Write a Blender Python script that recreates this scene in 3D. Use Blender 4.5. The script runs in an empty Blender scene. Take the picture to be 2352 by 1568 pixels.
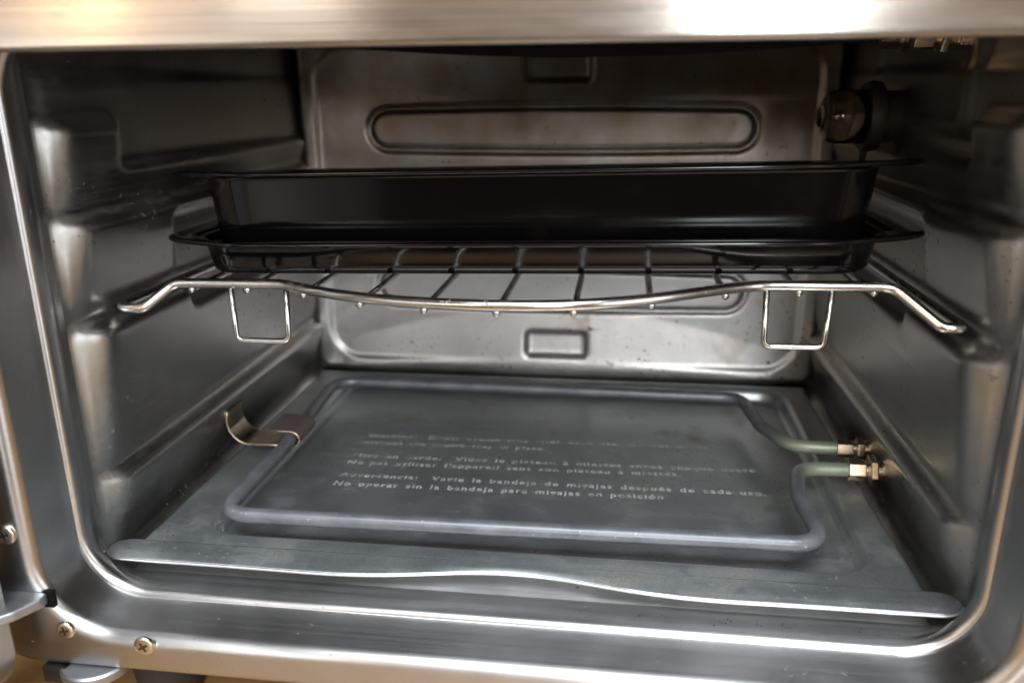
import bpy, math, random
import numpy as np
from mathutils import Vector, Matrix

random.seed(7); np.random.seed(7)
S = 0.01                      # all builder coordinates below are centimetres
scene = bpy.context.scene
COL = scene.collection

# ------------------------------------------------------------------ camera
F_PX, W_PX = 1859.936, 2352.0
PITCH, YAW, ROLL = -0.3009, -0.1340, -0.0090
CAM = (4.0576, -26.2916, 19.4293)
cam_d = bpy.data.cameras.new('camera'); cam = bpy.data.objects.new('camera', cam_d); COL.objects.link(cam)
cam_d.sensor_fit = 'HORIZONTAL'; cam_d.sensor_width = 13.2; cam_d.lens = F_PX / W_PX * 13.2
cam_d.clip_start = 0.005; cam_d.clip_end = 60
cam_d.dof.use_dof = True; cam_d.dof.focus_distance = 0.345; cam_d.dof.aperture_fstop = 2.6; cam_d.dof.aperture_blades = 7
cp, sp, cy, sy = math.cos(PITCH), math.sin(PITCH), math.cos(YAW), math.sin(YAW)
fwd = Vector((sy*cp, cy*cp, sp)); r0 = Vector((cy, -sy, 0)); u0 = r0.cross(fwd)
rt = r0*math.cos(ROLL) + u0*math.sin(ROLL); up = u0*math.cos(ROLL) - r0*math.sin(ROLL)
m = Matrix((rt, up, -fwd)).transposed().to_4x4(); m.translation = Vector(CAM)*S
cam.matrix_world = m
scene.camera = cam

# ------------------------------------------------------------------ world, lamps, exposure
world = bpy.data.worlds.new('World'); scene.world = world; world.use_nodes = True
bg = world.node_tree.nodes['Background']
bg.inputs[0].default_value = (0.34, 0.27, 0.205, 1); bg.inputs[1].default_value = 0.16

def area(name, loc, target, sx, sy_, power, col):
    d = bpy.data.lights.new(name, 'AREA'); d.shape = 'RECTANGLE'; d.size = sx; d.size_y = sy_; d.energy = power; d.color = col
    o = bpy.data.objects.new(name, d); COL.objects.link(o); o.location = loc
    o.rotation_euler = (Vector(target) - Vector(loc)).to_track_quat('-Z', 'Y').to_euler(); return o
area('window_light_right', (0.47, -2.5, 1.08), (0.1, 0, 0.6), 0.43, 1.5, 52, (0.95, 0.98, 1.0))
area('side_fill_light', (2.0, -1.75, 0.30), (0.0, 0, 0.25), 1.3, 2.1, 25, (0.95, 0.98, 1.0))  # added tall fill that brightens the left wall lobes; no door known here
area('window_light_left', (-1.05, -2.5, 0.95), (-0.4, 0, 0.5), 0.38, 1.3, 5.5, (1.0, 0.93, 0.84))
area('kitchen_lamp', (-1.66, -2.4, 0.55), (0, 0, 0.3), 0.05, 0.5, 1.4, (1.0, 0.68, 0.32))
area('kitchen_lamp_far', (-1.82, -2.4, 0.60), (0, 0, 0.3), 0.03, 0.5, 0.7, (1.0, 0.68, 0.32))
area('ceiling_light', (0.15, -1.1, 1.9), (0, 0, 0.0), 1.6, 1.0, 74, (0.88, 0.95, 1.0))
area('warm_fill_back', (0.0, -3.2, 0.85), (0, 0, 0.82), 4.6, 1.1, 12.0, (1.0, 0.70, 0.45))  # added warm fill in place of light off the room walls, tints the panel
area('warm_fill_side', (-1.75, -2.35, 0.20), (0, 0, 0.15), 0.9, 1.6, 6.0, (1.0, 0.82, 0.68))  # added warm fill aimed at the right wall lobes, not a known lamp

scene.view_settings.view_transform = 'Standard'; scene.view_settings.look = 'None'
scene.view_settings.exposure = 0.0; scene.view_settings.gamma = 1.0; scene.view_settings.use_curve_mapping = False
scene.render.engine = 'CYCLES'
scene.cycles.max_bounces = 6; scene.cycles.glossy_bounces = 5; scene.cycles.diffuse_bounces = 3; scene.cycles.transmission_bounces = 6

# ------------------------------------------------------------------ materials
def lin(*c): return (c[0], c[1], c[2], 1)
class NT:
    def __init__(s, name):
        s.m = bpy.data.materials.new(name); s.m.use_nodes = True; s.t = s.m.node_tree; s.n = s.t.nodes
        s.b = s.n['Principled BSDF']; s.tc = s.n.new('ShaderNodeTexCoord')
    def lk(s, a, b): s.t.links.new(a, b)
    def map(s, scale, rot=(0, 0, 0), loc=(0, 0, 0)):
        q = s.n.new('ShaderNodeMapping'); q.inputs['Scale'].default_value = scale; q.inputs['Rotation'].default_value = rot
        q.inputs['Location'].default_value = loc
        s.lk(s.tc.outputs['Object'], q.inputs['Vector']); return q.outputs[0]
    def noise(s, scale, detail=4, rough=0.55, vec=None, dist=0.0):
        q = s.n.new('ShaderNodeTexNoise'); q.inputs['Scale'].default_value = scale; q.inputs['Detail'].default_value = detail
        q.inputs['Roughness'].default_value = rough; q.inputs['Distortion'].default_value = dist
        s.lk(vec if vec else s.tc.outputs['Object'], q.inputs['Vector']); return q.outputs[0]
    def ramp(s, src, stops):
        q = s.n.new('ShaderNodeValToRGB'); e = q.color_ramp.elements
        while len(e) < len(stops): e.new(0.5)
        for k, (p, c) in zip(e, stops):
            k.position = p; k.color = c if len(c) == 4 else lin(*c)
        s.lk(src, q.inputs[0]); return q.outputs[0]
    def rng(s, src, a, b, c, d):
        q = s.n.new('ShaderNodeMapRange'); q.inputs[1].default_value = a; q.inputs[2].default_value = b
        q.inputs[3].default_value = c; q.inputs[4].default_value = d; s.lk(src, q.inputs[0]); return q.outputs[0]
    def math(s, op, a, b):
        q = s.n.new('ShaderNodeMath'); q.operation = op
        for i, v in ((0, a), (1, b)):
            if isinstance(v, (int, float)): q.inputs[i].default_value = v
            else: s.lk(v, q.inputs[i])
        return q.outputs[0]
    def mix(s, fac, a, b):
        q = s.n.new('ShaderNodeMix'); q.data_type = 'RGBA'
        if isinstance(fac, (int, float)): q.inputs[0].default_value = fac
        else: s.lk(fac, q.inputs[0])
        for i, v in ((6, a), (7, b)):
            if isinstance(v, tuple): q.inputs[i].default_value = v
            else: s.lk(v, q.inputs[i])
        return q.outputs[2]
    def bump(s, src, strength, dist=0.0005, prev=None):
        q = s.n.new('ShaderNodeBump'); q.inputs['Strength'].default_value = strength; q.inputs['Distance'].default_value = dist
        s.lk(src, q.inputs['Height'])
        if prev: s.lk(prev, q.inputs['Normal'])
        return q.outputs[0]
    def set(s, k, v):
        i = s.b.inputs[k]
        if isinstance(v, (int, float, tuple)): i.default_value = v
        else: s.lk(v, i)

def steel(name, col, rough, brush=(3, 500, 500), brush_amt=0.12, stain=(0.20, 0.12, 0.055), stain_lo=0.62, speck_lo=0.70,
          speck_scale=260, tone=0.2, rvar=0.12, stain_scale=18, smap=None, aniso=0.0, tang=(0, 0.8, 0.6), ledge=False, wav=0.25, metal=1.0, brown=None, speck=(0.075, 0.034, 0.014), grain=0.0, streak=0.0):
    t = NT(name)
    st = t.noise(1.0, 2, 0.6, t.map(brush))
    big = t.noise(1.0, 4, 0.55, t.map(smap)) if smap else t.noise(stain_scale, 4, 0.62)
    spk = t.noise(speck_scale, 1, 0.5); msk = t.noise(22, 1, 0.5, t.map((1, 1, 1), loc=(3.1, 1.7, 0.4)))
    base = t.mix(t.rng(big, 0.3, 0.72, 0, 1), lin(*[c*(1-tone) for c in col]), lin(*[min(1, c*(1+tone*0.5)) for c in col]))
    f1 = t.rng(big, stain_lo, stain_lo+0.16, 0, 0.75)
    base = t.mix(f1, base, lin(*stain))
    f2 = t.math('MULTIPLY', t.rng(spk, speck_lo, speck_lo+0.05, 0, 0.9), t.rng(msk, 0.46, 0.62, 0.0, 1))
    base = t.mix(f2, base, lin(*speck))
    if grain: base = t.mix(t.rng(t.noise(1100, 1, 0.5), 0.35, 0.65, 0, grain), base, lin(*[min(1, c*1.9) for c in col]))
    if streak: base = t.mix(t.rng(st, 0.3, 0.7, 0, streak), base, lin(*[c*0.55 for c in col]))
    if brown:      # baked-on grease film on the upper part
        xyz = t.n.new('ShaderNodeSeparateXYZ'); t.lk(t.tc.outputs['Object'], xyz.inputs[0])
        film = t.math('MULTIPLY', t.rng(xyz.outputs[2], brown[0]*S, brown[1]*S, 0, 1), t.rng(t.noise(30, 3, 0.6), 0.25, 0.7, 0.45, 0.95))
        base = t.mix(film, base, lin(0.20, 0.135, 0.085))
    if ledge:      # crumbs and grease baked along the shelf ledges
        xyz = t.n.new('ShaderNodeSeparateXYZ'); t.lk(t.tc.outputs['Object'], xyz.inputs[0]); acc = None
        for zl in ledge:
            q = t.math('ABSOLUTE', t.math('SUBTRACT', xyz.outputs[2], zl*S - OVEN_Z*S), 0.0); q = t.rng(q, 0.0004, 0.0020, 1, 0)
            acc = q if acc is None else t.math('MAXIMUM', acc, q)
        f1 = t.math('MAXIMUM', f1, t.math('MULTIPLY', acc, t.rng(t.noise(1.0, 3, 0.65, t.map((170, 60, 170))), 0.45, 0.70, 0, 0.6)))
        base = t.mix(f1, base, lin(0.21, 0.15, 0.075))
    t.set('Base Color', base)
    met = t.math('SUBTRACT', 1.0, t.math('MAXIMUM', t.math('MULTIPLY', f1, 0.45), t.math('MULTIPLY', f2, 0.8)))
    t.set('Metallic', t.math('MULTIPLY', met, metal) if metal < 1 else met)
    r = t.math('ADD', t.rng(st, 0.2, 0.8, rough-rvar*0.5, rough+rvar*0.5), t.math('MULTIPLY', t.rng(big, 0.35, 0.75, 0, 1), rvar))
    t.set('Roughness', t.math('ADD', r, t.math('MULTIPLY', f2, 0.3)))
    n1 = t.bump(st, brush_amt, 0.0002)
    t.set('Normal', t.bump(t.noise(9, 1, 0.5), wav, 0.004, n1) if wav else n1)
    if aniso:
        t.set('Anisotropic', aniso); c_ = t.n.new('ShaderNodeCombineXYZ')
        for k in range(3): c_.inputs[k].default_value = tang[k]
        t.set('Tangent', c_.outputs[0])
    return t.m
M = {}
OVEN_Z = 0.0
M['panel'] = steel('brushed_panel_steel', (0.56, 0.52, 0.48), 0.21, (4, 520, 520), 0.25, stain=(0.34, 0.24, 0.14), stain_lo=0.63, speck_lo=0.80, tone=0.10, rvar=0.05, smap=(30, 30, 150), aniso=0.85, wav=0.06, streak=0.6)
M['frame'] = steel('frame_steel', (0.57, 0.56, 0.56), 0.29, (4, 600, 600), 0.14, stain=(0.30, 0.19, 0.10), stain_lo=0.76, speck_lo=0.735, speck_scale=520, tone=0.10, rvar=0.06, aniso=0.75, wav=0.12, speck=(0.20, 0.075, 0.025), streak=0.15)
M['liner'] = steel('liner_steel', (0.48, 0.47, 0.452), 0.32, (500, 4, 500), 0.04, stain=(0.22, 0.14, 0.07), stain_lo=0.66, speck_lo=0.675, speck_scale=420, tone=0.18, ledge=(4.15, 10.55, 14.85), wav=0.15)
M['floor'] = steel('floor_steel', (0.68, 0.675, 0.67), 0.38, (4, 600, 600), 0.10, stain_lo=0.74, speck_lo=0.72, tone=0.15, aniso=0.75, wav=0.1)
M['back'] = steel('back_wall_steel', (0.46, 0.455, 0.45), 0.38, (500, 500, 6), 0.06, stain=(0.22, 0.14, 0.075), stain_lo=0.60, speck_lo=0.67, speck_scale=330, tone=0.22, wav=0.15, brown=(9, 17))
M['tray'] = steel('tray_steel', (0.385, 0.41, 0.418), 0.33, (8, 400, 400), 0.10, metal=0.88, grain=0.16, stain=(0.17, 0.15, 0.105), stain_lo=0.53, speck_lo=0.70, speck_scale=420, tone=0.22, rvar=0.10, stain_scale=26, aniso=0.3, wav=0.05)
M['edge'] = steel('sheared_edge_steel', (0.66, 0.65, 0.635), 0.42, tone=0.05, stain_lo=0.8, speck_lo=0.85)
M['chrome'] = steel('chrome_wire', (0.66, 0.645, 0.61), 0.16, (200, 200, 200), 0.02, stain=(0.28, 0.16, 0.06), stain_lo=0.57, speck_lo=0.68, speck_scale=240, tone=0.12, rvar=0.1, stain_scale=55)
M['clip'] = steel('clip_steel', (0.40, 0.34, 0.25), 0.16, stain=(0.16, 0.09, 0.04), stain_lo=0.52, speck_lo=0.68, stain_scale=90, tone=0.25)
M['clip_purple'] = steel('heat_tinted_clip', (0.19, 0.14, 0.14), 0.5, metal=0.5, stain=(0.15, 0.08, 0.06), stain_lo=0.6, tone=0.2)
M['nut'] = steel('nut_steel', (0.74, 0.61, 0.46), 0.24, stain=(0.26, 0.13, 0.06), stain_lo=0.62, speck_lo=0.7, stain_scale=120, tone=0.15)
M['screw'] = steel('screw_steel', (0.74, 0.69, 0.58), 0.25, brush_amt=0.03, stain_lo=0.8, speck_lo=0.9, wav=0)
M['dark'] = steel('dark_bracket_steel', (0.13, 0.14, 0.155), 0.34, stain_lo=0.75, speck_lo=0.8)
M['grey'] = steel('cast_grey_metal', (0.40, 0.42, 0.44), 0.4, stain_lo=0.75, speck_lo=0.8)
M['door'] = steel('door_steel', (0.62, 0.60, 0.57), 0.38, stain_lo=0.8, speck_lo=0.85, tone=0.06)

def enamel(name, col, rough, spec=0.5):
    t = NT(name)
    n = t.noise(60, 4, 0.6); g = t.noise(14, 4, 0.6, None, 0.5)
    t.set('Base Color', t.mix(t.rng(g, 0.60, 0.78, 0, 0.3), lin(*col), lin(0.020, 0.011, 0.006)))
    t.set('Roughness', t.rng(g, 0.40, 0.78, rough, rough+0.13)); t.set('Specular IOR Level', spec)
    t.set('Normal', t.bump(n, 0.05, 0.0006)); return t.m
M['enamel'] = enamel('black_enamel', (0.0022, 0.0022, 0.0024), 0.09)
M['black'] = enamel('matte_black_enamel', (0.004, 0.004, 0.004), 0.6, 0.15)

def element_mat():
    t = NT('element_sheath')
    sp_ = t.n.new('ShaderNodeSeparateXYZ'); t.lk(t.tc.outputs['Object'], sp_.inputs[0])
    dx = t.math('SUBTRACT', sp_.outputs[0], 0.162); dy = t.math('SUBTRACT', sp_.outputs[1], 0.124)
    dd = t.math('SQRT', t.math('ADD', t.math('MULTIPLY', dx, dx), t.math('MULTIPLY', dy, dy)), 0.0)
    g = t.rng(dd, 0.031, 0.046, 1, 0)              # the cold ends by the terminals keep their green oxide
    n = t.noise(55, 4, 0.6); d = t.noise(500, 2, 0.5)
    b = t.mix(t.rng(n, 0.3, 0.7, 0, 1), lin(0.09, 0.095, 0.107), lin(0.175, 0.18, 0.192))
    b = t.mix(g, b, lin(0.255, 0.29, 0.215))
    b = t.mix(t.rng(d, 0.66, 0.74, 0, 0.55), b, lin(0.34, 0.34, 0.34))
    t.set('Base Color', b); t.set('Metallic', 0.3); t.set('Roughness', t.rng(n, 0.3, 0.7, 0.28, 0.44))
    t.set('Normal', t.bump(d, 0.12, 0.0004)); return t.m
M['element'] = element_mat()
def wood_mat():
    t = NT('counter_wood')
    v = t.map((3, 26, 26)); n = t.noise(2.2, 6, 0.62, v, 0.8); f = t.noise(14, 3, 0.6, v)
    c = t.ramp(n, [(0.30, (0.27, 0.14, 0.05)), (0.5, (0.38, 0.21, 0.08)), (0.72, (0.46, 0.28, 0.12))])
    c = t.mix(t.rng(f, 0.55, 0.8, 0, 0.4), c, lin(0.22, 0.11, 0.04))
    t.set('Base Color', c); t.set('Roughness', 0.42); t.set('Normal', t.bump(f, 0.1, 0.0005)); return t.m
M['wood'] = wood_mat()
def glass_mat():
    t = NT('lamp_glass'); t.set('Base Color', lin(0.55, 0.52, 0.45)); t.set('Roughness', 0.05)
    t.set('Transmission Weight', 1.0); t.set('IOR', 1.47)
    t.set('Roughness', t.rng(t.noise(70, 3, 0.6), 0.35, 0.7, 0.03, 0.14)); return t.m
M['glass'] = glass_mat()
def plain(name, col, rough, metal=0):
    t = NT(name); n = t.noise(70, 3, 0.6)
    t.set('Base Color', t.mix(t.rng(n, 0.3, 0.7, 0, 1), lin(*[c*0.8 for c in col]), lin(*[min(1, c*1.15) for c in col])))
    t.set('Roughness', rough); t.set('Metallic', metal); t.set('Normal', t.bump(n, 0.15, 0.0005)); return t.m
M['rubber'] = plain('black_rubber', (0.018, 0.017, 0.017), 0.6)
M['bulb'] = plain('bulb_socket', (0.035, 0.03, 0.024), 0.5)
def letter_mat():
    t = NT('embossed_lettering'); n = t.noise(130, 2, 0.6)
    t.set('Base Color', t.mix(t.rng(n, 0.34, 0.58, 0, 1), lin(0.34, 0.34, 0.335), lin(0.62, 0.62, 0.61)))
    t.set('Metallic', 0.0); t.set('Roughness', 0.5); return t.m
M['letter'] = letter_mat()

# ------------------------------------------------------------------ builders
def obj(name, verts, faces, mat, parent=None, smooth=True, origin=(0, 0, 0), auto=None):
    me = bpy.data.meshes.new(name)
    o3 = np.array(origin, float)
    v = (np.asarray(verts, float) - o3) * S
    me.from_pydata([tuple(p) for p in v], [], [tuple(f) for f in faces]); me.update()
    if smooth:
        for p in me.polygons: p.use_smooth = True
    if mat: me.materials.append(mat)
    o = bpy.data.objects.new(name, me); COL.objects.link(o)
    o.location = Vector(origin) * S
    if parent:
        o.parent = parent
        o.location = Vector(origin) * S - world_loc(parent)
    if smooth and auto:
        me.set_sharp_from_angle(angle=math.radians(auto))
    return o
def world_loc(o):
    v = o.location.copy()
    while o.parent: o = o.parent; v += o.location
    return v
def empty(name, loc):
    o = bpy.data.objects.new(name, None); COL.objects.link(o); o.location = Vector(loc)*S; o.empty_display_size = 0.02; return o
def tag(o, label=None, cat=None, kind=None, group=None):
    if label: o['label'] = label
    if cat: o['category'] = cat
    if kind: o['kind'] = kind
    if group: o['group'] = group
    return o
def bevel(o, w, seg=2, angle=35):
    b = o.modifiers.new('bevel', 'BEVEL'); b.width = w*S; b.segments = seg; b.limit_method = 'ANGLE'; b.angle_limit = math.radians(angle); return o
def loft(loops, close_u=True, cap0=False, cap1=False):
    n = len(loops[0]); V = [p for L in loops for p in L]; Fc = []
    for i in range(len(loops)-1):
        for j in range(n if close_u else n-1):
            k = (j+1) % n
            Fc.append((i*n+j, i*n+k, (i+1)*n+k, (i+1)*n+j))
    if cap0: Fc.append(tuple(range(n))[::-1])
    if cap1: Fc.append(tuple((len(loops)-1)*n+j for j in range(n)))
    return V, Fc
def rrect(x0, x1, z0, z1, r, nc=10, nx=1, nz=1):
    """closed rounded rectangle in 2D, counter-clockwise from the lower edge"""
    pts = []
    def arc(cx, cz, a0):
        for k in range(nc+1):
            a = math.radians(a0 + 90*k/nc); pts.append((cx+r*math.cos(a), cz+r*math.sin(a)))
    def seg(a, b, n):
        for k in range(1, n): pts.append((a[0]+(b[0]-a[0])*k/n, a[1]+(b[1]-a[1])*k/n))
    arc(x1-r, z0+r, -90); seg((x1, z0+r), (x1, z1-r), nz)
    arc(x1-r, z1-r, 0); seg((x1-r, z1), (x0+r, z1), nx)
    arc(x0+r, z1-r, 90); seg((x0, z1-r), (x0, z0+r), nz)
    arc(x0+r, z0+r, 180); seg((x0+r, z0), (x1-r, z0), nx)
    return pts
def round_path(pts, radii, n=8, closed=False):
    P = [Vector(p) for p in pts]; out = []; N = len(P)
    for i, p in enumerate(P):
        if not closed and i in (0, N-1): out.append(p); continue
        a = P[i-1]; b = P[(i+1) % N]; r = radii if isinstance(radii, (int, float)) else radii[i]
        if r <= 0: out.append(p); continue
        d1 = (a-p).normalized(); d2 = (b-p).normalized(); ang = d1.angle(d2)
        t = min(r/max(1e-4, math.tan(ang/2)), (a-p).length*0.49, (b-p).length*0.49)
        s, e = p+d1*t, p+d2*t
        for k in range(n+1):
            u = k/n; out.append(s*(1-u)**2 + p*2*u*(1-u) + e*u*u)
    return out
def tube(path, r, n=12, caps=True):
    P = [Vector(p) for p in path]; loops = []
    t0 = (P[1]-P[0]).normalized(); ref = Vector((0, 0, 1)) if abs(t0.z) < 0.9 else Vector((1, 0, 0))
    u = t0.cross(ref).normalized()
    for i, p in enumerate(P):
        if i == 0: t = t0
        elif i == len(P)-1: t = (P[-1]-P[-2]).normalized()
        else: t = ((P[i+1]-P[i]).normalized()+(P[i]-P[i-1]).normalized()).normalized()
        u = (u - t*u.dot(t)).normalized(); w = t.cross(u)
        rr = r[i] if hasattr(r, '__len__') else r
        loops.append([tuple(p + (u*math.cos(a)+w*math.sin(a))*rr) for a in [2*math.pi*k/n for k in range(n)]])
    return loft(loops, True, caps, caps)
def lathe(profile, axis='x', c=(0, 0, 0), n=40, cap0=True, cap1=True, squash=None):
    loops = []
    for a_, r in profile:
        L = []
        for k in range(n):
            t = 2*math.pi*k/n
            if axis == 'x': L.append((c[0]+a_, c[1]+r*math.cos(t), c[2]+r*math.sin(t)))
            elif axis == 'y': L.append((c[0]+r*math.cos(t), c[1]+a_, c[2]+r*math.sin(t)))
            else: L.append((c[0]+r*math.cos(t), c[1]+r*math.sin(t), c[2]+a_))
        loops.append(L)
    return loft(loops, True, cap0, cap1)
def join(*parts):
    V, Fc = [], []
    for v, f in parts:
        o = len(V); V += list(v); Fc += [tuple(i+o for i in q) for q in f]
    return V, Fc
def box(x0, x1, y0, y1, z0, z1):
    return ([(x0, y0, z0), (x1, y0, z0), (x1, y1, z0), (x0, y1, z0), (x0, y0, z1), (x1, y0, z1), (x1, y1, z1), (x0, y1, z1)],
            [(3, 2, 1, 0), (4, 5, 6, 7), (0, 1, 5, 4), (1, 2, 6, 5), (2, 3, 7, 6), (3, 0, 4, 7)])
def sstep(a, b, x):
    t = np.clip((x-a)/(b-a), 0, 1); return t*t*(3-2*t)
def blur(A, s):
    k = int(3*s+1); w = np.exp(-0.5*(np.arange(-k, k+1)/s)**2); w /= w.sum()
    A = np.apply_along_axis(lambda v: np.convolve(np.pad(v, k, 'edge'), w, 'valid'), 0, A)
    return np.apply_along_axis(lambda v: np.convolve(np.pad(v, k, 'edge'), w, 'valid'), 1, A)

# ------------------------------------------------------------------ countertop
COUNTER_Z = -4.4
ct = obj('countertop', *box(-75, 75, -27, 45, COUNTER_Z-3, COUNTER_Z), M['wood'], None, False, (0, 0, COUNTER_Z-3))
bevel(ct, 0.3); tag(ct, 'honey coloured wooden countertop under the oven', 'countertop', 'structure')

# ------------------------------------------------------------------ the oven
oven = empty('toaster_oven', (0, 0, COUNTER_Z))
tag(oven, 'open stainless steel toaster oven with scuffed metal cavity', 'toaster oven')
HW, ZB, ZT, D = 17.0, 0.0, 23.7, 26.2

# front frame: face, rolled rim, sloping channel, bead at the lip
prof = [(30.0, None), (-1.1, None)]
loops = []
ZF = 21.9        # the opening is lower than the cavity
def fl(y, out, r): loops.append([(x, y, z) for x, z in rrect(-HW-out, HW+out, ZB-out, ZF+out, r, 14)])
def outer(y, i):  # outer edge of the face
    loops.append([(x, y, z) for x, z in rrect(-20.0+i, 20.0-i, -1.78+i, 27.5-i, 2.0-i*0.5, 14)])
FY = -2.4
outer(2.0, 0.35); outer(1.9, 0); outer(FY+0.16, 0); outer(FY+0.06, 0.03); outer(FY+0.015, 0.09); outer(FY, 0.2)
fl(FY, 1.2, 3.6); fl(FY, 0.80, 3.3)
for k in range(1, 10):
    a = math.pi/2*k/9
    fl(FY+0.52*(1-math.cos(a)), 0.80-0.52*math.sin(a), 3.3-0.45*k/9)
fl(-1.2, 0.27, 2.85); fl(-0.5, 0.26, 2.85); fl(-0.15, 0.25, 2.82); fl(-0.04, 0.22, 2.8)
for k in range(0, 9):
    a = math.pi/2*k/8
    fl(0.24-0.26*math.cos(a), 0.22-0.22*math.sin(a), 2.62)
fl(0.45, 0.0, 2.6)
def fb(y, out, r, ob, zt=ZF): loops.append([(x, y, z) for x, z in rrect(-HW-out, HW+out, ZB-ob, zt+out, r, 14)])
fb(0.62, 0.01, 2.45, 0.0); fb(0.80, 0.06, 2.2, 0.005); fb(0.96, 0.15, 1.9, 0.01); fb(1.08, 0.25, 1.6, 0.015); fb(1.2, 0.32, 1.35, 0.02); fb(1.36, 0.34, 1.2, 0.025); fb(1.5, 0.34, 1.2, 0.035, ZT); fb(1.7, 0.34, 1.2, 0.045, ZT)
V, Fc = loft(loops)
fr = obj('front_frame', V, Fc, M['frame'], oven)

# outer housing, behind the frame
hl = []
for y, i in ((1.0, 0.3), (31.0, 0.3), (31.5, 0.8)):
    hl.append([(x, y, z) for x, z in rrect(-20.0+i, 20.0-i, -1.78+i, 27.5-i, 1.4, 8)])
V, Fc = loft(hl, True, False, True); obj('housing', V, Fc, M['frame'], oven, True, auto=40)

# cavity liner: side walls with pressed shelf ledges, floor, ceiling
CW, CB, CT, CR = HW+0.34, ZB-0.04, ZT+0.34, 1.2
NY = 150
ys = 1.6 + (D+0.5-1.6)*np.linspace(0, 1, NY)
def wall_h(Y, Z):
    """inward relief of the side wall: saw-tooth ledges, deepest just under each ledge"""
    H = np.zeros_like(Y)
    front = sstep(1.7, 2.9, Y)
    def pad(z0, z1, hmax, hmin=0.0, y1=40, y0=1.75, yr=1.25):
        f = np.clip((Y-y0)/yr, 0, 1) * (1-sstep(y1, y1+0.8, Y))
        s = np.clip((Z-z0)/(z1-z0), 0, 1)
        inside = ((Z > z0) & (Z <= z1)).astype(float)
        return inside * (hmin + (hmax-hmin)*s) * f
    H = np.maximum(H, pad(0.9, 4.05, 1.05, 0.15, y0=1.75, yr=1.0))
    H = np.maximum(H, pad(4.35, 10.45, 1.15, 0.42, y0=1.65, yr=1.05))
    H = np.maximum(H, pad(11.2, 14.75, 1.05, 0.40, y0=1.6, yr=1.0))
    H = np.maximum(H, pad(15.2, 18.45, 1.0, 0.42, y1=5.7, y0=1.6, yr=1.0))
    H = np.maximum(H, pad(15.2, 16.55, 0.78, 0.42))
    H = np.maximum(H, 0.22*((Z < 20.15) & (Y > 2.2)))
    # rear rack groove, square front end
    g = ((Y > 9.6) & (Z > 9.75) & (Z < 10.75)).astype(float); H = H*(1-g) + 0.15*g
    g = ((Y > 9.2) & (Z > 10.75) & (Z < 14.2)).astype(float); H = H*(1-g) + np.minimum(H, 0.30)*g
    return H
def make_side(sign):
    # profile parameters round the lower corner, up the wall, round the upper corner
    prm = []
    for k in range(13):
        a = math.pi/2*k/12; prm.append((CW-CR+CR*math.sin(a), CB+CR-CR*math.cos(a), math.sin(a), -math.cos(a)))
    nz = 150
    for k in range(1, nz): prm.append((CW, CB+CR+(CT-CB-2*CR)*k/nz, 1.0, 0.0))
    for k in range(13):
        a = math.pi/2*k/12; prm.append((CW-CR+CR*math.cos(a), CT-CR+CR*math.sin(a), math.cos(a), math.sin(a)))
    prm = np.array(prm); Yg, Zg = np.meshgrid(ys, prm[:, 1], indexing='ij')
    H = wall_h(Yg, Zg)
    if sign > 0:   # the lamp's plate is pressed into the right wall
        q = ((Yg > 7.2) & (Yg < 20.5) & (Zg > 17.7) & (Zg < 21.8)).astype(float); H = H + 0.35*q
        q = ((Yg > 8.2) & (Yg < 19.5) & (Zg > 18.2) & (Zg < 21.4)).astype(float); H = H - 0.25*q
    H = blur(H, 1.5)
    H *= np.clip(prm[:, 2], 0, 1)[None, :]**2
    H *= sstep(1.6, 1.95, Yg)
    X = prm[:, 0][None, :] - H*prm[:, 2][None, :]; Z = prm[:, 1][None, :] - H*prm[:, 3][None, :]
    n = len(prm); V = np.stack([sign*X, Yg, Z], -1).reshape(-1, 3); Fc = []
    for i in range(NY-1):
        for j in range(n-1):
            a, b, c, d = i*n+j, i*n+j+1, (i+1)*n+j+1, (i+1)*n+j
            Fc.append((a, b, c, d) if sign < 0 else (d, c, b, a))
    o = obj('side_wall', V, Fc, M['liner'], oven); return o
sl = make_side(-1); sr = make_side(1)
sl['label'] = 'left cavity wall with pressed rack ledges'; sr['label'] = 'right cavity wall with pressed rack ledges and lamp plate'
def strip(z, up_):
    xs = np.linspace(-CW+CR, CW-CR, 24); yy = np.linspace(1.6, D+0.5, 20); V = [(x, y, z) for y in yy for x in xs]; Fc = []
    for i in range(19):
        for j in range(23):
            a = i*24+j; q = (a, a+1, a+25, a+24); Fc.append(q if up_ else q[::-1])
    return V, Fc
obj('cavity_floor', *strip(CB, True), M['floor'], oven)
obj('cavity_ceiling', *strip(CT, False), M['liner'], oven)

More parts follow.
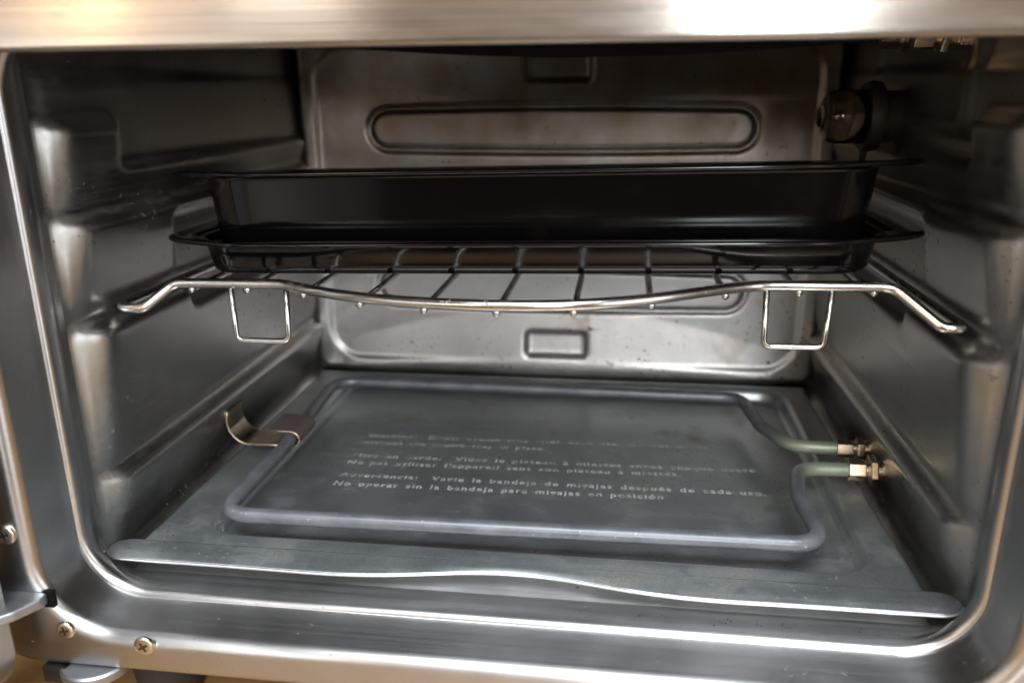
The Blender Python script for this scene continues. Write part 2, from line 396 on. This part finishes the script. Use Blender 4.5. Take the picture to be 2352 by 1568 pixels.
# back wall relief
def back_wall():
    nx, nz = 300, 210
    xs = np.linspace(-17.25, 17.25, nx); zs = np.linspace(0.35, 23.4, nz)
    X, Z = np.meshgrid(xs, zs, indexing='ij')
    def sdr(cx, cz, hx, hz, r):
        qx = np.abs(X-cx)-(hx-r); qz = np.abs(Z-cz)-(hz-r)
        return np.hypot(np.maximum(qx, 0), np.maximum(qz, 0)) + np.minimum(np.maximum(qx, qz), 0) - r
    zc = 11.85
    H = np.zeros_like(X)
    e = sdr(0, zc, 17.25, 11.53, 1.2); H -= 0.9*sstep(-0.75, 0.05, e)**2          # rolled outer border
    H -= 0.22*(1-sstep(-0.22, 0.12, sdr(0, zc, 15.85, 10.35, 2.2)))               # sunk panel
    for s in (-1, 1):
        ell = sdr(0, zc+s*5.18, 12.25+0*X, 1.32, 1.31)
        bow = np.cos(np.clip(X/12.25, -1, 1)*math.pi/2)*0.16
        ell = sdr(0, zc+s*5.18, 12.25, 1.22, 1.21) - bow
        H -= 0.30*np.exp(-(ell/0.14)**2)                                            # ring groove
        H += 0.06*(1-sstep(-0.2, 0, ell))
        d = sdr(0, zc+s*8.95, 2.2, 1.0, 0.45); H -= 0.32*(1-sstep(-0.40, 0.05, d))  # oblong pocket
        # shallow lens pressed from the arc outwards
        Rr = 42.0; cz = zc + s*(6.5+Rr)
        dd = Rr - np.hypot(X, Z-cz); ins = (np.abs(X) < 15.2)*1.0
        lens = np.clip(dd, 0, 6)*0.14*(1-sstep(14.2, 15.6, np.abs(X))); H = np.where(dd > 0, np.minimum(H+lens, np.maximum(H, 0.30)), H)
    H = blur(H, 0.9)
    V = np.stack([X, D - H, Z], -1).reshape(-1, 3); Fc = []
    for i in range(nx-1):
        for j in range(nz-1):
            a = i*nz+j; Fc.append((a, a+nz, a+nz+1, a+1))
    return obj('back_wall', V, Fc, M['back'], oven)
back_wall()
obj('rear_seam_plate', *box(-17.4, 17.4, D+1.1, D+1.3, -0.4, 24.1), M['black'], oven, False)

# brushed front panel above the opening
pr = [(-1.0, 20.75)]
for k in range(9):
    a = math.pi/2*k/8; pr.append((-2.85-0.18*math.sin(a) + 0.0, 20.62+0.18-0.18*math.cos(a)))
pr += [(-3.03, 22.5), (-3.03, 29.5), (-2.85, 29.8), (-1.0, 29.8)]
xs = np.linspace(-22.6, 22.6, 30)
V, Fc = loft([[(x, y, z) for y, z in pr] for x in xs], True, True, True)
obj('front_panel', V, Fc, M['panel'], oven, True, auto=50)
# bowed black strip added behind the panel, standing in for the frame's dark top edge
xs = np.linspace(-15.5, 15.5, 60); lo = [20.46 + 0.0052*(x-3.4)**2 for x in xs]
V = [(x, 2.6, z) for x, z in zip(xs, lo)] + [(x, 2.6, 23.6) for x in xs] + [(x, 2.75, z) for x, z in zip(xs, lo)] + [(x, 2.75, 23.6) for x in xs]
Fc = []
for j in range(59):
    Fc += [(j, j+1, 61+j, 60+j), (120+j, 180+j, 181+j, 121+j), (j, 120+j, 121+j, j+1), (60+j, 61+j, 181+j, 180+j)]
obj('top_lip_strip', V, Fc, M['black'], oven, False)

# screws on the face: washer head, the shade of its recess painted as a dark cross
def screw(x, z, r, rot, mat=M['screw']):
    y = FY; n = 32
    V, Fc = lathe([(0.02, r), (-0.05, r), (-0.09, r*0.97), (-0.125, r*0.86), (-0.14, r*0.6), (-0.143, 0.001)], 'y', (x, y, z), n, True, True)
    s = obj('screw', V, Fc, mat, oven, True, (x, y, z), auto=60)
    q = []
    for k in (0, 1):
        a = rot + k*math.pi/2; c_, s_ = math.cos(a), math.sin(a); L, w = r*0.52, r*0.13
        pts = [(-L, -w), (L, -w), (L, w), (-L, w)]
        yy0, yy1 = y-0.1-k*0.004, y-0.152-k*0.004
        v = [(x+px*c_-pz*s_, yy, z+px*s_+pz*c_) for yy in (yy0, yy1) for px, pz in pts]
        q.append((v, [(4, 5, 6, 7)[::-1], (0, 1, 5, 4), (1, 2, 6, 5), (2, 3, 7, 6), (3, 0, 4, 7)]))
    obj('dark_cross', *join(*q), M['dark'], s, False, (x, y, z))
screw(-18.17, 3.86, 0.40, 0.3); screw(-16.5, -0.14, 0.36, 0.2); screw(-13.34, -0.57, 0.40, 0.5)

# feet
for x, y in ((-13.9, -0.3), (13.9, -0.3), (-14.6, 27), (14.6, 27)):
    V, Fc = lathe([(0, 1.15), (0.15, 1.2), (1.4, 1.35), (2.2, 1.45), (2.75, 1.5)], 'z', (x, y, COUNTER_Z), 36)
    obj('foot', V, Fc, M['rubber'], oven, True, (x, y, COUNTER_Z), auto=50)

# ---- lower heating element
EZ = 1.72
path = [(16.9, 13.45, EZ+0.12), (15.6, 13.45, EZ+0.1), (13.1, 13.7, EZ), (12.05, 16.2, EZ), (11.55, 20.4, EZ), (-13.7, 20.75, EZ), (-12.98, 10.4, EZ), (-12.95, 3.55, EZ),
        (12.7, 3.98, EZ), (12.45, 8.0, EZ), (12.95, 11.05, EZ), (15.8, 11.2, EZ), (16.9, 11.2, EZ)]
rad = [0, 0, 1.6, 2.4, 1.3, 1.6, 0, 1.35, 1.35, 3.0, 1.3, 0, 0]
P = round_path(path, rad, 10)
V, Fc = tube(P, 0.345, 20)
el = obj('heating_element', V, Fc, M['element'], oven)
el['label'] = 'grey tubular heating element loop above the crumb tray'
def hexloop(x, c, r, rot=0.0): return [(x, c[1]+r*math.cos(math.pi/3*k+rot), c[2]+r*math.sin(math.pi/3*k+rot)) for k in range(6)]
def hexnut(c, x0, r1, r2, rot, sc=1.0):
    """hex barrel, hex collar, round neck and washer, running outwards to the wall"""
    cc = (0, c[1], c[2]); parts = []
    def hx(a, b, r, ch):
        L = [hexloop(a, cc, r-ch, rot), hexloop(a+ch, cc, r, rot), hexloop(b-ch, cc, r, rot), hexloop(b, cc, r-ch, rot)]
        parts.append(loft(L, True, True, True))
    hx(x0, x0+0.78*sc, r1, 0.03); hx(x0+0.95*sc, x0+1.30*sc, r2, 0.07)
    parts.append(lathe([(x0+0.7*sc, r1*0.72), (x0+1.0*sc, r1*0.72)], 'x', cc, 20))
    parts.append(lathe([(x0+1.28*sc, r1*0.86), (x0+1.65*sc, r1*0.86), (x0+1.70*sc, r1*1.05), (18.2, r1*1.05)], 'x', cc, 24))
    return join(*parts)
def nut(c, x0, r1, r2, rot, par, sc=1.0):
    o = obj('terminal_nut', *hexnut(c, x0, r1, r2, rot, sc), M['nut'], par, False, (x0, c[1], c[2])); bevel(o, 0.03, 2); return o
nut((0, 13.45, EZ+0.11), 15.35, 0.48, 0.60, 0.25, el); nut((0, 11.2, EZ), 15.35, 0.54, 0.78, 0.10, el)

# ---- clip that holds the element on the left
def ribbon(pts, y0, y1, th):
    n = len(pts); N = []
    for i in range(n):
        a = Vector(pts[max(0, i-1)]); b = Vector(pts[min(n-1, i+1)]); t = (b-a).normalized(); N.append(Vector((-t.y, t.x)))
    V = []
    for y in (y0, y1):
        for s in (0, 1):
            for p, q in zip(pts, N): V.append((p[0]+q.x*th*s, y, p[1]+q.y*th*s))
    Fc = []
    for i in range(n-1):
        Fc += [(i, i+1, n+i+1, n+i), (2*n+i, 3*n+i, 3*n+i+1, 2*n+i+1), (i, 2*n+i, 2*n+i+1, i+1), (n+i, n+i+1, 3*n+i+1, 3*n+i)]
    Fc += [(0, n, 3*n, 2*n), (n-1, 3*n-1, 4*n-1, 2*n-1)]
    return V, Fc
pp = [(-16.5, 3.1), (-16.6, 2.7)]
for k in range(1, 11):
    a = math.pi + math.pi/2*k/10; pp.append((-15.45+1.17*math.cos(a), 2.5+1.26*math.sin(a)))
pp += [(-14.4, 1.26), (-13.1, 1.28)]
br = obj('element_clip', *ribbon(pp, 11.7, 13.5, 0.05), M['clip'], oven, True, auto=40)
hk = []
for k in range(-1, 13):
    a = -math.pi/2 + math.pi*k/12; hk.append((-12.95+0.43*math.cos(a), 1.74+0.43*math.sin(a)))
hk += [(-13.5, 2.19), (-14.3, 2.24)]
obj('hook', *ribbon(hk, 11.5, 13.9, 0.05), M['clip_purple'], br, True, auto=40)
ee = []
for pts, y in ((pp, 11.69), (hk, 11.49)):
    ee.append(tube([(p[0], y, p[1]+0.02) for p in pts], 0.035, 6))
obj('clip_edge', *join(*ee), M['nut'], br, True)

# ---- upper element terminals, peeping out under the panel
P = round_path([(16.9, 13.0, 21.75), (13.2, 13.0, 21.75), (12.4, 19.8, 21.95), (-13.3, 19.8, 21.95), (-13.3, 4.2, 21.75), (12.6, 4.2, 21.75), (12.6, 9.5, 21.75), (16.9, 9.5, 21.75)], 1.8, 8)
ue = obj('upper_heating_element', *tube(P, 0.33, 14), M['element'], oven)
nut((0, 13.0, 21.42), 15.0, 0.46, 0.58, 0.3, ue); nut((0, 9.6, 21.30), 15.3, 0.46, 0.66, 0.1, ue)

# ---- cavity lamp
LC = (0, 16.2, 18.05)
lb = obj('lamp_housing', *lathe([(15.55, 1.42), (15.55, 1.58), (15.8, 1.66), (16.2, 1.60), (16.25, 1.2), (17.6, 1.2)], 'x', LC, 40), M['bulb'], oven, True, (16, LC[1], LC[2]), auto=40)
lb['label'] = 'small oven lamp with glass cover on the right wall'
gp = [(13.35, 0.001), (13.37, 0.30), (13.47, 0.46), (13.62, 0.55), (13.66, 0.80), (13.78, 1.04), (14.0, 1.20), (14.05, 1.24), (14.3, 1.27), (15.54, 1.29)]
gi = [(15.54, 1.17), (14.3, 1.15), (14.05, 1.10), (13.9, 0.95), (13.78, 0.70), (13.74, 0.001)]
obj('glass_cover', *lathe(gp+gi, 'x', LC, 40, False, False), M['glass'], lb, True, (16, LC[1], LC[2]))
V = [(15.6, LC[1]-0.55, LC[2]-1.35), (15.6, LC[1]+0.35, LC[2]-1.4), (15.6, LC[1]-0.05, LC[2]-2.2), (15.85, LC[1]-0.55, LC[2]-1.35), (15.85, LC[1]+0.35, LC[2]-1.4), (15.85, LC[1]-0.05, LC[2]-2.2)]
obj('lock_tab', V, [(0, 1, 2), (5, 4, 3), (0, 3, 4, 1), (1, 4, 5, 2), (2, 5, 3, 0)], M['bulb'], lb, False)

# ---- left door, swung wide open, and its bottom hinge
dl = []
for y, i in ((-31, 1.0), (-30.5, 0.3), (-29.8, 0), (-3.5, 0), (-3.3, 0.12), (-3.2, 0.35)):
    dl.append([(x, y, z) for x, z in rrect(-21.9+i, -17.9-i, -2.2+i, 20.2-i, 1.75-i*0.4, 12)])
V, Fc = loft(dl, True, True, True)
dr = obj('door', V, Fc, M['door'], oven, True, (-20, -3, -2.7), auto=50); dr['label'] = 'left door swung wide open, seen by its rounded edge'
# hinge lever
hp = [(-21.0, -2.4), (-16.95, -2.4), (-16.9, -2.8), (-17.4, -3.7), (-18.1, -4.4), (-19.4, -4.7), (-21.0, -4.7)]
hp = [(v.x, v.y) for v in round_path([(a, b, 0) for a, b in hp], 0.5, 5, True)]
n = len(hp); V = [(x, y, 1.05) for x, y in hp] + [(x, y, 1.45) for x, y in hp]
Fc = [tuple(range(n))[::-1], tuple(range(n, 2*n))] + [(i, (i+1) % n, n+(i+1) % n, n+i) for i in range(n)]
hg = obj('hinge_lever', V, Fc, M['grey'], oven, False, (-18, -1.4, 0.5)); bevel(hg, 0.08, 3)
obj('slot', *box(-17.2, -16.8, -2.42, -2.2, 0.8, 1.46), M['black'], hg, False)
V, Fc = lathe([(-2.25, 1.3), (-2.2, 1.38), (-1.9, 1.38), (-1.82, 1.3)], 'z', (-15.9, -1.75, 0), 40)
hd = obj('hinge_disc', V, Fc, M['grey'], oven, True, (-17, -0.6, -3.2), auto=40)
obj('pivot_block', *box(-17.7, -16.7, -2.6, -1.2, -2.5, -1.82), M['dark'], hd, False)

# ------------------------------------------------------------------ crumb tray
tray = empty('crumb_tray', (0, 12, 0.3))
tag(tray, 'dull grey crumb tray with multilingual warning on the cavity floor', 'crumb tray')
TZ = 0.88
def front_edge(x):   # front lip: straight ends, dips backwards in the middle
    return 1.15 + 0.80*np.exp(-(abs(x-0.2)/4.2)**2.3) - 0.06*np.exp(-((abs(x-0.4)-7.8)/2.4)**2)
def flange_half(x):   # rounded ends of the pull flange
    e = max(0.0, abs(x)-16.3)/0.97; return math.sqrt(max(0.0, 1-min(1.0, e)**2))
def tray_body():
    nx, ny = 230, 200
    X, Y = np.meshgrid(np.linspace(-16.05, 16.05, nx), np.linspace(2.42, 24.6, ny), indexing='ij')
    qx = np.abs(X-0.4)-(14.3-1.6); qy = np.abs(Y-13.65)-(10.35-1.6)
    s = np.hypot(np.maximum(qx, 0), np.maximum(qy, 0)) + np.minimum(np.maximum(qx, qy), 0) - 1.6
    Z = TZ - 0.68*(1-sstep(-0.42, 0.0, s)) + 0.10*np.exp(-((Y-24.5)/0.35)**2)
    Fc = [(i*ny+j, (i+1)*ny+j, (i+1)*ny+j+1, i*ny+j+1) for i in range(nx-1) for j in range(ny-1)]
    return np.stack([X, Y, Z], -1).reshape(-1, 3), Fc
def tray_flange():
    nx, ny = 200, 16; V = []
    us = np.sin(np.linspace(-1, 1, nx)*math.pi/2*0.86)/math.sin(math.pi/2*0.86)*17.25
    for x in us:
        y0 = float(front_edge(x)); y1 = 2.48; f = flange_half(x); mid = (y0+y1)/2; h = (y1-y0)/2*f
        for k in range(ny):
            t = k/(ny-1); V.append((x, mid-h+2*h*t, TZ + 0.004 + 0.03*math.sin(math.pi*t) - 0.13*(1-(0.5+(t-0.5)*f))**2.2))
    Fc = [(i*ny+j, (i+1)*ny+j, (i+1)*ny+j+1, i*ny+j+1) for i in range(nx-1) for j in range(ny-1)]
    return np.array(V), Fc, nx, ny
V, Fc = tray_body()
sheet = obj('tray_sheet', V, Fc, M['tray'], tray, True, (0, 12, 0.3))
sm = sheet.modifiers.new('thick', 'SOLIDIFY'); sm.thickness = 0.09*S; sm.offset = -1
V, Fc, nx, ny = tray_flange()
sheet = obj('pull_flange', V, Fc, M['tray'], tray, True, (0, 12, 0.3))
sm = sheet.modifiers.new('thick', 'SOLIDIFY'); sm.thickness = 0.09*S; sm.offset = -1
pts = [tuple(V[i*ny]) for i in range(nx)]
obj('front_hem', *tube([(p[0], p[1]-0.005, p[2]-0.045) for p in pts], 0.062, 10), M['edge'], tray, True, (0, 12, 0.3))

LINES = [("Warning:  Empty crumb tray after each use. Do not operate", -10.15, 15.75, 10.0, 16.30),
         ("without the crumb tray in place.", -10.2, 14.80, 0.35, 15.10),
         ("Mise en garde:  Videz le plateau à miettes après chaque usage.", -10.15, 13.05, 11.7, 13.62),
         ("Ne pas utiliser l'appareil sans son plateau à miettes.", -10.2, 12.20, 7.6, 12.70),
         ("Advertencia:  Vacíe la bandeja de migajas después de cada uso.", -10.1, 10.72, 11.65, 11.05),
         ("No operar sin la bandeja para migajas en posición.", -10.1, 9.72, 6.8, 10.12)]
RZ = TZ - 0.68
for txt, x0, y0, x1, y1 in LINES:
    cu = bpy.data.curves.new('lettering', 'FONT'); cu.body = txt; cu.size = 1.0; cu.space_character = 1.22; cu.space_word = 1.5; cu.resolution_u = 3; cu.offset = 0.019
    to = bpy.data.objects.new('lettering_source', cu); COL.objects.link(to)
    bpy.context.view_layer.update()
    me = bpy.data.meshes.new_from_object(to.evaluated_get(bpy.context.evaluated_depsgraph_get()))
    bpy.data.objects.remove(to); me.name = 'lettering'
    co = np.zeros(len(me.vertices)*3); me.vertices.foreach_get('co', co); co = co.reshape(-1, 3)
    L = math.hypot(x1-x0, y1-y0); a = math.atan2(y1-y0, x1-x0)
    X = (co[:, 0]-co[:, 0].min())/(co[:, 0].max()-co[:, 0].min())*L; Y = co[:, 1]*0.66 - 0.12
    nx_ = x0 + X*math.cos(a) - Y*math.sin(a); ny_ = y0 + X*math.sin(a) + Y*math.cos(a)
    out = np.stack([nx_-0, ny_-12, np.full_like(nx_, RZ+0.012-0.3)], -1)*S
    me.vertices.foreach_set('co', out.ravel()); me.update(); me.materials.clear(); me.materials.append(M['letter'])
    o = bpy.data.objects.new('lettering', me); COL.objects.link(o); o.parent = tray
    o.location = (0, 0, 0)

# ------------------------------------------------------------------ wire rack
rack = empty('wire_rack', (0, 14, 10.5))
tag(rack, 'chrome wire rack with bowed front bar resting on the side ledges', 'oven rack')
def tilt(x): return 0.0145*x
RZC = 12.0
fw = [(-16.65, 24.0, 10.95), (-16.65, 4.0, 10.9), (-15.55, 4.1, 10.85), (-14.45, 4.85, RZC+tilt(-14.45)), (-10.0, 4.88, RZC+tilt(-10.0))]
BX = [-9.67, -8.42, -7.03, -4.33, -1.9, 0.3, 2.54, 4.56, 7.0, 8.36, 9.49]; BY = [4.85, 4.04, 3.22, 2.3, 1.82, 1.67, 1.95, 2.54, 3.96, 4.71, 5.2]
pf = np.polyfit(BX, BY, 6); bow = [(x, float(np.polyval(pf, x)), RZC+tilt(x)) for x in np.linspace(-9.3, 9.1, 24)]
fw2 = [(9.8, 5.27, RZC+tilt(9.8)), (14.4, 5.25, RZC+tilt(14.5)-0.03), (15.9, 4.1, 10.95), (16.65, 4.0, 10.95), (16.65, 24.0, 10.95)]
P = round_path(fw, [0, 0.5, 0.5, 0.9, 0], 7) + [Vector(b) for b in bow] + round_path(fw2, [0, 1.0, 0.5, 0.5, 0], 7)
def smooth_path(P, n=2):
    P = [Vector(p) for p in P]
    for _ in range(n):
        Q = [P[0]]
        for a, b in zip(P[:-1], P[1:]): Q += [a*0.75+b*0.25, a*0.25+b*0.75]
        P = Q + [P[-1]]
    return P
P = smooth_path(P, 2)
obj('frame_wire', *tube(P, 0.215, 14), M['chrome'], rack, True, (0, 14, 10.5))
obj('rear_wire', *tube([(-16.6, 23.9, 10.98), (-15.4, 23.9, 11.2), (-14.4, 23.9, RZC+tilt(-14)), (14.4, 23.9, RZC+tilt(14)), (15.4, 23.9, 11.2), (16.6, 23.9, 10.98)], 0.18, 12), M['chrome'], rack, True, (0, 14, 10.5))
def wire_y(x):
    b = min(P, key=lambda p: abs(p.x-x) + (100 if p.y > 8 or abs(p.x) > 15 else 0)); return b.y
for x in (-13.75, -11.3, -8.55, -5.75, -3.05, -0.28, 2.5, 5.3, 8.15, 11.0, 13.75):
    zz = RZC + tilt(x) - 0.27; y0 = wire_y(x) - 0.06
    obj('crossbar', *tube([(x, y0, zz-0.02), (x, y0+0.25, zz), (x, 24.1, zz)], 0.14, 10), M['chrome'], rack, True, (x, 14, zz))
for x0, x1, dz in ((-12.0, -9.6, 0), (9.85, 12.25, 0.1)):
    y = wire_y((x0+x1)/2) + 0.12; zt = RZC + tilt(x0)
    pth = round_path([(x0-0.05, y, zt-0.05), (x0+0.0, y, zt-2.5), (x1-0.10, y, zt-2.48), (x1, y, zt)], 0.32, 6)
    obj('stop_loop', *tube(pth, 0.12, 12), M['chrome'], rack, True, ((x0+x1)/2, y, zt))

# ------------------------------------------------------------------ pans
def pan(name, label, z_rim, z_bot, fl_x, fl_y0, fl_y1, in_x, in_y0, in_y1, rc, taper, slope, hem, pitch=0.0, cut=1.5):
    root = empty(name, (0, (fl_y0+fl_y1)/2, z_bot)); tag(root, label, 'pan'); org = (0, (fl_y0+fl_y1)/2, z_bot)
    N = dict(nc=12, nx=10, nz=6)
    def lp(x, y0, y1, z, r): return [(px, py, z + slope*px + pitch*(py-fl_y0)) for px, py in rrect(-x, x, y0, y1, r, **N)]
    b = taper; L = []
    # wall from the rim down, rounded heel, bottom
    L.append(lp(in_x+0.35, in_y0-0.35, in_y1+0.35, z_rim-0.02, rc+0.35)); L.append(lp(in_x+0.12, in_y0-0.12, in_y1+0.12, z_rim-0.08, rc+0.12))
    L.append(lp(in_x+0.02, in_y0-0.02, in_y1+0.02, z_rim-0.22, rc)); L.append(lp(in_x, in_y0, in_y1, z_rim-0.28, rc)); L.append(lp(in_x-b*0.06, in_y0+b*0.06, in_y1-b*0.06, z_rim-0.36, rc))
    h = z_rim-z_bot; hr = 0.42 if h < 2 else 0.65
    L.append(lp(in_x-b*0.5, in_y0+b*0.5, in_y1-b*0.5, z_rim-h*0.5, rc)); L.append(lp(in_x-b*0.97, in_y0+b*0.97, in_y1-b*0.97, z_bot+hr+0.08, rc)); L.append(lp(in_x-b, in_y0+b, in_y1-b, z_bot+hr, rc))
    for k in range(1, 7):
        a = math.pi/2*k/6; s = hr*(1-math.cos(a)); L.append(lp(in_x-b-s, in_y0+b+s, in_y1-b-s, z_bot+hr-hr*math.sin(a), max(0.5, rc-s)))
    V, Fc = loft(L, True, False, True)
    body = obj('pan_body', V, Fc, M['enamel'], root, True, org)
    sd = body.modifiers.new('thick', 'SOLIDIFY'); sd.thickness = 0.08*S; sd.offset = 0
    # flange with a thin rolled hem; its front corners sweep back to a blunt tip
    def sweep(L, w): return [(px, py + w*cut*float(sstep(11.8, fl_x, abs(px)))*(1-float(sstep(fl_y0, fl_y0+5, py))), pz) for px, py, pz in L]
    L = [lp(in_x+0.35, in_y0-0.35, in_y1+0.35, z_rim-0.02, rc+0.35), lp((in_x+fl_x)/2, (in_y0+fl_y0)/2, (in_y1+fl_y1)/2, z_rim+0.02, rc), lp(fl_x-hem, fl_y0+hem, fl_y1-hem, z_rim+0.02, rc-0.6)]
    for k in range(1, 10):
        a = math.pi*k/9*1.15; L.append(lp(fl_x-hem+hem*math.sin(a), fl_y0+hem-hem*math.sin(a), fl_y1-hem+hem*math.sin(a), z_rim+0.02-hem*(1-math.cos(a)), rc-0.5))
    L = [L[0], sweep(L[1], 0.5)] + [sweep(q, 1.0) for q in L[2:]]
    V, Fc = loft(L)
    o = obj('flange', V, Fc, M['enamel'], root, True, org)
    sd = o.modifiers.new('thick', 'SOLIDIFY'); sd.thickness = 0.06*S; sd.offset = 0
    return root
pan('drip_pan', 'shallow black enamel drip pan lying directly on the wire rack', 13.58, 12.05, 16.15, 5.45, 23.0, 14.35, 6.5, 22.0, 1.7, 0.12, 0.019, 0.09)
pan('roasting_pan', 'deep black enamel pan nested in the shallow pan on top', 16.42, 13.02, 16.0, 6.2, 19.6, 14.3, 7.2, 18.6, 1.7, 0.22, 0.019, 0.09, -0.078)

# ------------------------------------------------------------------ burnt crumbs
def crumbs():
    V, Fc = [], []; rng = random.Random(3)
    def one(x, y, z, r):
        b = len(V); k = [rng.uniform(0.6, 1.3) for _ in range(6)]
        d = [(1, 0, 0), (-1, 0, 0), (0, 1, 0), (0, -1, 0), (0, 0, 0.8), (0, 0, -0.4)]
        V.extend([(x+r*q*a, y+r*q*c, z+r*q*e) for q, (a, c, e) in zip(k, d)])
        Fc.extend([tuple(b+i for i in f) for f in ((0, 2, 4), (2, 1, 4), (1, 3, 4), (3, 0, 4), (2, 0, 5), (1, 2, 5), (3, 1, 5), (0, 3, 5))])
    for _ in range(34): one(rng.gauss(9.5, 3.2), rng.uniform(0.55, 1.05), 0.02, rng.uniform(0.015, 0.045))
    for _ in range(30): one(rng.gauss(-15.4, 0.5), rng.gauss(4.2, 1.2), TZ+0.02, rng.uniform(0.015, 0.05))
    for _ in range(26): one(rng.uniform(-12, 12), rng.uniform(3.9, 5.5), RZ+0.02, rng.uniform(0.015, 0.04))
    for _ in range(30): one(rng.uniform(-12, 13), rng.uniform(6, 20), RZ+0.02, rng.uniform(0.012, 0.035))
    o = obj('crumbs', V, Fc, M['rubber'], None, False, (0, 5, 0.3))
    tag(o, 'tiny dark burnt crumbs scattered over the tray and cavity floor', 'crumbs', 'stuff')
crumbs()
